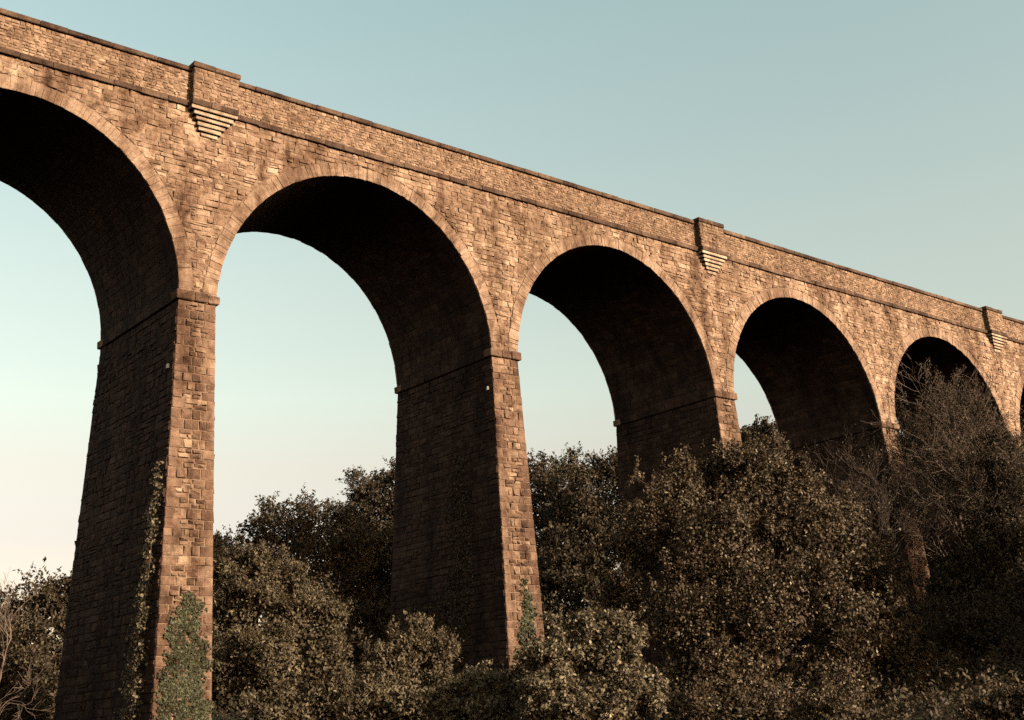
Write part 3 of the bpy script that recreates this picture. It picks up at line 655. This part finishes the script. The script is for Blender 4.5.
    {'name': 'broadleaf_tree', 'cat': 'tree', 'label': 'hillside tree beyond the fifth arch, right beside the fourth pier', 'leaf': 0.27, 'hole': -1.6, 'stray': 0.04, 'fine': -0.8, 'n': 12000, 'tone': 0, 'at': (73.8, 12.05, 4.99), 'lobes': [(1.07, 0.26, 13.38, 3.5, 3.67, 3.85), (1.09, 2.1, 15.95, 2.68, 3.31, 3.93), (0.65, 2.8, 12.04, 3.18, 3.53, 3.89), (-1.88, 1.19, 9.04, 3.41, 3.83, 4.26), (-0.34, -1.28, 7.12, 4.19, 4.61, 5.03), (3.25, -3.46, 12.03, 3.44, 3.87, 4.3), (-3.5, 0.02, 4.73, 3.29, 3.7, 4.11)]},
    {'name': 'ivy_tree', 'cat': 'tree', 'label': 'low dark tree at the bottom right, in the shade below the fourth pier', 'leaf': 0.17, 'n': 22000, 'tone': 0, 'at': (33.79, -13.55, 0.54), 'lobes': [(1.98, 1.63, 1.77, 2.44, 2.44, 2.44), (3.04, -0.18, 0.73, 2.4, 2.4, 2.4), (-4.2, 0.17, -0.03, 2.22, 1.99, 1.77), (-2.81, -2.05, -0.58, 2.61, 2.18, 1.74)]},
    {'name': 'shrub', 'cat': 'shrub', 'label': 'dark shrub in shade under the spreading branches of the biggest crown', 'leaf': 0.14, 'n': 9000, 'tone': 2, 'at': (17.96, -14.5, -1.36), 'lobes': [(-0.05, 0.12, 0.88, 1.88, 1.58, 1.28), (-1.77, 2.09, 0.86, 1.52, 1.33, 1.14), (1.52, -1.87, 0.62, 1.86, 1.49, 1.12)]},
    {'name': 'broadleaf_tree', 'cat': 'tree', 'label': 'tall tree right of the frame, nearest of the row that shades the bottom right corner', 'leaf': 0.3, 'hole': -2, 'fine': -1.5, 'n': 20000, 'tone': 0, 'at': (35, -28, 0.68), 'lobes': [(0, 0, 7, 4, 4, 4), (-2, 1, 4.5, 3, 3, 3.5), (2, -1, 4.5, 3, 3, 3.5), (0, 0, 2.5, 3.5, 3.5, 3)]},
    {'name': 'broadleaf_tree', 'cat': 'tree', 'label': 'tall tree right of the frame, shading the dark thicket below the fourth pier', 'leaf': 0.3, 'hole': -2, 'fine': -1.5, 'n': 22000, 'tone': 0, 'at': (39.5, -25, 1.18), 'lobes': [(0, 0, 8.5, 4.5, 4.5, 4.5), (-2.5, 1, 5, 3.5, 3.5, 4), (2.5, -1, 5, 3.5, 3.5, 4), (0, 0, 3, 4, 4, 3)]},
    {'name': 'broadleaf_tree', 'cat': 'tree', 'label': 'tall tree right of the frame, shading the foot of the fifth pier', 'leaf': 0.3, 'hole': -2, 'fine': -1.5, 'n': 22000, 'tone': 0, 'at': (49, -24, 2.18), 'lobes': [(0, 0, 8.5, 4.5, 4.5, 4.5), (-2.5, 1, 5, 3.5, 3.5, 4), (2.5, -1, 5, 3.5, 3.5, 4), (0, 0, 3, 4, 4, 3)]},
    {'name': 'broadleaf_tree', 'cat': 'tree', 'label': 'tall tree right of the frame, farthest along the bank, in front of the sixth pier', 'leaf': 0.3, 'hole': -2, 'fine': -1.5, 'n': 22000, 'tone': 0, 'at': (60, -24, 3.26), 'lobes': [(0, 0, 8.5, 4.5, 4.5, 4.5), (-2.5, 1, 5, 3.5, 3.5, 4), (2.5, -1, 5, 3.5, 3.5, 4), (0, 0, 3, 4, 4, 3)]},
    {'name': 'broadleaf_tree', 'cat': 'tree', 'label': 'leafy tree on the valley floor left of the frame, beyond the viaduct', 'leaf': 0.3, 'n': 14000, 'tone': 0, 'at': (-8, 30, -0.0), 'lobes': [(0, 0, 7, 4, 4, 4), (-2.5, 1, 4.5, 3.5, 3.5, 3.5), (2.5, -1, 4.5, 3.5, 3.5, 3.5), (0, 0, 2.5, 4, 4, 3)]},
    {'name': 'broadleaf_tree', 'cat': 'tree', 'label': 'taller leafy tree farther left of the frame, beyond the viaduct', 'leaf': 0.3, 'n': 14000, 'tone': 0, 'at': (-19, 38, 0.77), 'lobes': [(0, 0, 9, 4.5, 4.5, 4.5), (-3, 1, 5, 3.5, 3.5, 4), (3, -1, 5, 3.5, 3.5, 4), (0, 0, 3, 4, 4, 3)]},
]

for s_ in TREES: crown_tree(s_)

def bare_tree(name, label, at, height, lean=(0, 0), seed=1, spread=.55, depth=6, r0=.12, leafy=0, levels=(3, 4), tone=2, group=None, mat=None, leaf=.12, rmin=.0055, first=.30):
    g = np.random.default_rng(seed)
    root = empty(name, at); tag(root, label, 'tree', group)
    trunk = Tubes(); tw = Tubes(); tips = []
    def grow(p, d, L, r, k):
        n = 5; pts = [p]; dd = d
        for i in range(n):
            dd = unit(dd+g.normal(size=3)*(.04 if k == 0 else .19)+np.array([0, 0, .05])); pts.append(pts[-1]+dd*L/n)
        pts = np.array(pts); rad = np.linspace(r, r*.62, n+1)
        (trunk if k <= 1 else tw).add(pts, rad, 7 if k <= 1 else (5 if k <= 2 else 3))
        if k >= depth: tips.append((pts[-1], dd)); return
        m = int(g.integers(*levels, endpoint=True))
        for i in range(m):
            f = g.uniform(.35, 1.0) if i else 1.0
            s = pts[0]+0; idx = f*n; i0 = int(min(n-1, idx)); s = pts[i0]+(pts[i0+1]-pts[i0])*(idx-i0)
            ax = unit(np.cross(dd, g.normal(size=3)))
            sp = spread*g.uniform(.5, 1.3)*(.5 if i == 0 else 1)
            nd = unit(dd*math.cos(sp)+ax*math.sin(sp))
            grow(s, nd, L*g.uniform(.62, .86)*(.30/first if k == 0 else 1), max(rmin, r*(.62 if i == 0 else .5)), k+1)
    a = np.array(at, float)
    grow(a-np.array([0, 0, .3]), unit(np.array([lean[0], lean[1], 1.0])), height*first, r0, 0)
    trunk.build('trunk', mat or M_TWIG, root); tw.build('twigs', mat or M_TWIG, root)
    if leafy:
        T0 = np.array([t[0] for t in tips]); D0 = np.array([t[1] for t in tips])
        idx = g.integers(0, len(T0), leafy)
        P = T0[idx]-D0[idx]*g.uniform(0, .6, (leafy, 1))+g.normal(size=(leafy, 3))*.1
        L = leaf*g.uniform(.6, 1.3, leafy)
        V, q = leaves(P, D0[idx]+g.normal(size=(leafy, 3))*.7, np.array([0, 0, .5])+g.normal(size=(leafy, 3)), L, L*.55)
        np_mesh('crown', V, q, LEAF[tone], root)
    return root
def G(x, y): return (x, y, round(ground(x, y), 2))
bare_tree('bare_tree', 'slender bare tree with pale forked twigs at the bottom left corner', G(-6.9, -2.4), 6.4, (-.03, 0), seed=24, spread=.5, depth=5, r0=.062, levels=(3, 4), rmin=.006, first=.62, mat=M_STEM)
bare_tree('bare_tree', 'tall twiggy tree with brown branches, in front of the fifth arch', G(49.0, -4.5), 19.0, (.02, 0), seed=3, spread=.62, depth=6, r0=.24, leafy=16000, levels=(3, 4), mat=M_BRUSH, rmin=.017, tone=0)
bare_tree('bare_tree', 'twiggy tree leaning over the fourth pier, its pale twigs against the dark fourth arch', G(42.5, -3.2), 16.0, (-.10, .0), seed=8, spread=.5, depth=6, r0=.12, leafy=2500, levels=(3, 3), mat=M_DARKTWIG, rmin=.010, first=.4, tone=0)
bare_tree('bare_tree', 'twiggy tree at the right edge, reaching across the fifth pier', G(52.5, -8.0), 19.0, (.03, 0), seed=12, spread=.62, depth=6, r0=.22, leafy=18000, levels=(3, 4), mat=M_BRUSH, rmin=.017, tone=0)
bare_tree('bare_tree', 'twiggy brown tree between the fourth pier and the tall one in the fifth arch', G(54.5, -3.0), 17.5, (.02, 0), seed=31, spread=.62, depth=6, r0=.2, leafy=16000, mat=M_BRUSH, rmin=.017, tone=0)

def ivy(label, surf, n, leaf, thick, tone=4, stems=8):
    """surf(n) -> points on the wall, outward normal, outline mask applied"""
    P, Nn, base = surf(n)
    root = empty('ivy', tuple(base)); tag(root, label, 'ivy')
    k = len(P)
    P = P+Nn*(rng.random(k)**.7*thick)[:, None]
    A = unit(np.array([0, 0, -.6])+rng.normal(size=(k, 3))*.6)
    nn = unit(Nn*1.0+np.array([0, 0, .35])+rng.normal(size=(k, 3))*.4)
    L = leaf*rng.uniform(.6, 1.3, k); V, q = leaves(P, A, nn, L, L*rng.uniform(.7, .95, k), .12)
    np_mesh('foliage', V, q, LEAF[tone], root)
    tb = Tubes(); b = np.array(base)
    for j in rng.choice(k, stems, replace=False):
        c = P[j]; s = np.array([c[0]*.8+b[0]*.2, c[1]*.8+b[1]*.2, max(b[2], c[2]-2.2)])
        m = (s+c)/2+rng.normal(size=3)*.08
        tb.add(bez(s, m, c, 8), np.linspace(.016, .005, 8), 5)
    tb.build('stems', M_BARK, root)
    return root
def pier_front(k, outline, zlo, zhi):
    """outline(z) -> (u0, u1) relative to the pier axis"""
    def surf(n):
        z = zlo+(zhi-zlo)*rng.random(n*3); u = rng.uniform(-1.4, 1.4, n*3)
        lo, hi = outline(z)
        edge = .13*np.sin(z*3.1)+.10*np.sin(z*8.7+1)+.08*np.sin(z*21+u*9)+.17*rng.normal(size=n*3)*rng.random(n*3)
        gap = np.sin(u*7+z*3.3)+np.sin(u*4-z*5.1+2)+np.sin(z*9+u*13)
        k_ = (u > lo+edge*.7) & (u < hi+edge) & (gap > -1.7+rng.normal(size=n*3)*.4)
        u = u[k_][:n]; z = z[k_][:n]
        P = np.stack([XS[k]+u, BY*(z-ZI)-.05, z], 1)
        Nn = np.tile(np.array([0, -1., 0]), (len(P), 1))
        return P, Nn, (XS[k], BY*(zlo-ZI)-.15, zlo)
    return surf
def pier_side(k, outline, zlo, zhi):
    """outline(z) -> (y0, y1) measured back from the front edge of the left face"""
    def surf(n):
        z = zlo+(zhi-zlo)*rng.random(n*4); s = rng.uniform(0, 9.5, n*4)
        lo, hi = outline(z)
        edge = .2*np.sin(z*4.1)+.15*np.sin(z*9.7+1)+.12*rng.normal(size=n*4)
        k_ = (s > lo+edge*.5) & (s < hi+edge)
        s = s[k_][:n]; z = z[k_][:n]
        P = np.stack([XS[k]-(H+BX*(ZI-z))-.04, BY*(z-ZI)+s, z], 1)
        Nn = np.tile(np.array([-1., 0, 0]), (len(P), 1))
        return P, Nn, (XS[k]-(H+BX*(ZI-zlo))-.1, BY*(zlo-ZI)+.9, zlo)
    return surf
ivy('dense ivy sheet climbing the sunlit front of the nearest pier', pier_front(1, lambda z: (np.interp(z, [-2, 0, 2, 3.2, 4.2, 4.9], [-1.1, -1.05, -.85, -.68, -.42, -.05]), np.interp(z, [-2, 0, 2, 3.2, 4.2, 4.9], [.9, .9, .82, .72, .48, .15])), -2.4, 4.9), 17000, .10, .06)
ivy('bushy sunlit ivy strip on the shaded left face of the nearest pier', pier_side(1, lambda z: (np.interp(z, [-2, 5, 9.5], [.9, .45, .02]), np.interp(z, [-2, 2, 6, 8, 10], [2.4, 1.9, 1.1, .7, .2])), -2.4, 9.9), 8000, .13, .42, tone=3)
ivy('narrow ivy patch on the sunlit front of the second pier', pier_front(2, lambda z: (np.interp(z, [-2, 3, 5.6], [-.75, -.45, .05]), np.interp(z, [-2, 2, 4, 5.6], [.95, .75, .45, .25])), -2.4, 5.9), 9000, .11, .10)
ivy('thin dark creeper straggling over the shaded left face of the second pier', pier_side(2, lambda z: (np.interp(z, [-2, 3, 5, 8, 12], [3.2, 3.0, 2.4, 2.2, 2.6]), np.interp(z, [-2, 3, 5, 7, 9, 12.3], [8.6, 8.0, 6.5, 3.6, 4.6, 3.4])), -2.4, 12.4), 4200, .13, .07, tone=0)


def undergrowth():
    n = 26000
    x = rng.uniform(-22, 75, n); y = rng.uniform(-24, 46, n)
    k = (x+20.6 < 2.1*(y+46.3)+6) & (np.abs(y-4.3) < 99) & (np.hypot(x+20.6, y+46.3) > 24)
    inp = np.zeros(n, bool)
    for q in XS.values(): inp |= (np.abs(x-q) < 1.5) & (y > -1.2) & (y < 9.8)
    k &= ~inp
    x, y = x[k], y[k]; n = len(x)
    z = np.array([ground(float(a), float(b)) for a, b in zip(x, y)])
    per = 9
    hgt = (.35+.9*rng.random(n)**2)*(1+.8*np.sin(x*.5)*np.cos(y*.43))
    t_ = rng.random((n, per))
    d = unit(np.stack([rng.normal(size=n)*.4, rng.normal(size=n)*.4, np.ones(n)], 1))
    P = np.stack([x, y, z-.1], 1)[:, None]+d[:, None]*(t_*hgt[:, None])[..., None]+rng.normal(size=(n, per, 3))*.13
    A = unit(rng.normal(size=P.shape)+np.array([0, 0, .5])); Nn = unit(rng.normal(size=P.shape)*.6+np.array([0, -.3, .8]))
    L = .22*rng.uniform(.6, 1.3, n*per)
    V, q = leaves(P.reshape(-1, 3), A.reshape(-1, 3), Nn.reshape(-1, 3), L, L*.5)
    o = np_mesh('undergrowth', V, q, LEAF[0])
    tag(o, 'dark brambles and low leaves covering the valley ground', 'undergrowth', kind='stuff')
undergrowth()
# ------------------------------------------------------------------ light, sky, camera
SUN_EL, SUN_AZ = R(18), R(18)     # azimuth measured from the wall's normal towards +x
sd = np.array([math.sin(SUN_AZ)*math.cos(SUN_EL), -math.cos(SUN_AZ)*math.cos(SUN_EL), math.sin(SUN_EL)])
from mathutils import Vector, Matrix
sl = bpy.data.lights.new('sun', 'SUN'); sl.energy = 5.0; sl.angle = R(.53); sl.color = (1.0, .90, .765)
so = bpy.data.objects.new('sun', sl); so.rotation_euler = Vector(sd).to_track_quat('Z', 'Y').to_euler(); so.location = (0, -60, 60); link(so)

wd = bpy.data.worlds.new('World'); S.world = wd; wd.use_nodes = True
t = wd.node_tree
for n in list(t.nodes): t.nodes.remove(n)
out = N(t, 'ShaderNodeOutputWorld'); bg = N(t, 'ShaderNodeBackground'); t.links.new(bg.outputs[0], out.inputs[0])
sky = N(t, 'ShaderNodeTexSky'); sky.sky_type = 'NISHITA'; sky.sun_disc = False
sky.sun_elevation = SUN_EL; sky.sun_rotation = math.atan2(sd[0], sd[1])
sky.air_density = 1.0; sky.dust_density = 1.0; sky.ozone_density = 1.0; sky.altitude = 50
# evening air: the sky warms to cream towards the horizon
tcw = N(t, 'ShaderNodeTexCoord'); sx = N(t, 'ShaderNodeSeparateXYZ'); t.links.new(tcw.outputs['Generated'], sx.inputs[0])
K = 1/1.5
rw = ramp(t, [(p_, tuple(K*v for v in c3)) for p_, c3 in ((0, (1.0, .66, .50)), (.15, (1.31, .875, .665)), (.20, (1.60, 1.06, .71)), (.25, (1.80, 1.34, .85)), (.36, (2.03, 1.56, .97)), (.56, (2.15, 1.87, 1.17)), (.75, (1.25, 1.0, .62)), (1, (.8, .62, .42)))])
t.links.new(sx.outputs[2], rw.inputs[0])
cw = mix(t, 'MULTIPLY', 1.0, sky.outputs[0], rw.outputs[0])
t.links.new(cw, bg.inputs[0]); bg.inputs[1].default_value = .15

cam = bpy.data.cameras.new('camera'); co = bpy.data.objects.new('camera', cam); link(co)
yaw, pitch, roll = .703, .4022, -.0518
f = Vector((math.sin(yaw)*math.cos(pitch), math.cos(yaw)*math.cos(pitch), math.sin(pitch)))
r = Vector((math.cos(yaw), -math.sin(yaw), 0)); u = r.cross(f)
c_, s_ = math.cos(roll), math.sin(roll)
rr_, uu_ = c_*r+s_*u, -s_*r+c_*u
Mx = Matrix((rr_, uu_, -f)).transposed().to_4x4(); Mx.translation = Vector((-20.5759, -46.2975, -.5124))
co.matrix_world = Mx
cam.sensor_width = 36; cam.lens = 1203.775/1024*36; cam.shift_y = -146.51/1024
cam.clip_start = .1; cam.clip_end = 6000
S.camera = co
S.view_settings.view_transform = 'Standard'; S.view_settings.look = 'None'
S.view_settings.exposure = 1.0; S.view_settings.gamma = 1; S.view_settings.use_curve_mapping = False
S.render.engine = 'CYCLES'
S.cycles.max_bounces = 4; S.cycles.diffuse_bounces = 0; S.cycles.glossy_bounces = 2; S.cycles.transmission_bounces = 2
S.cycles.use_denoising = False
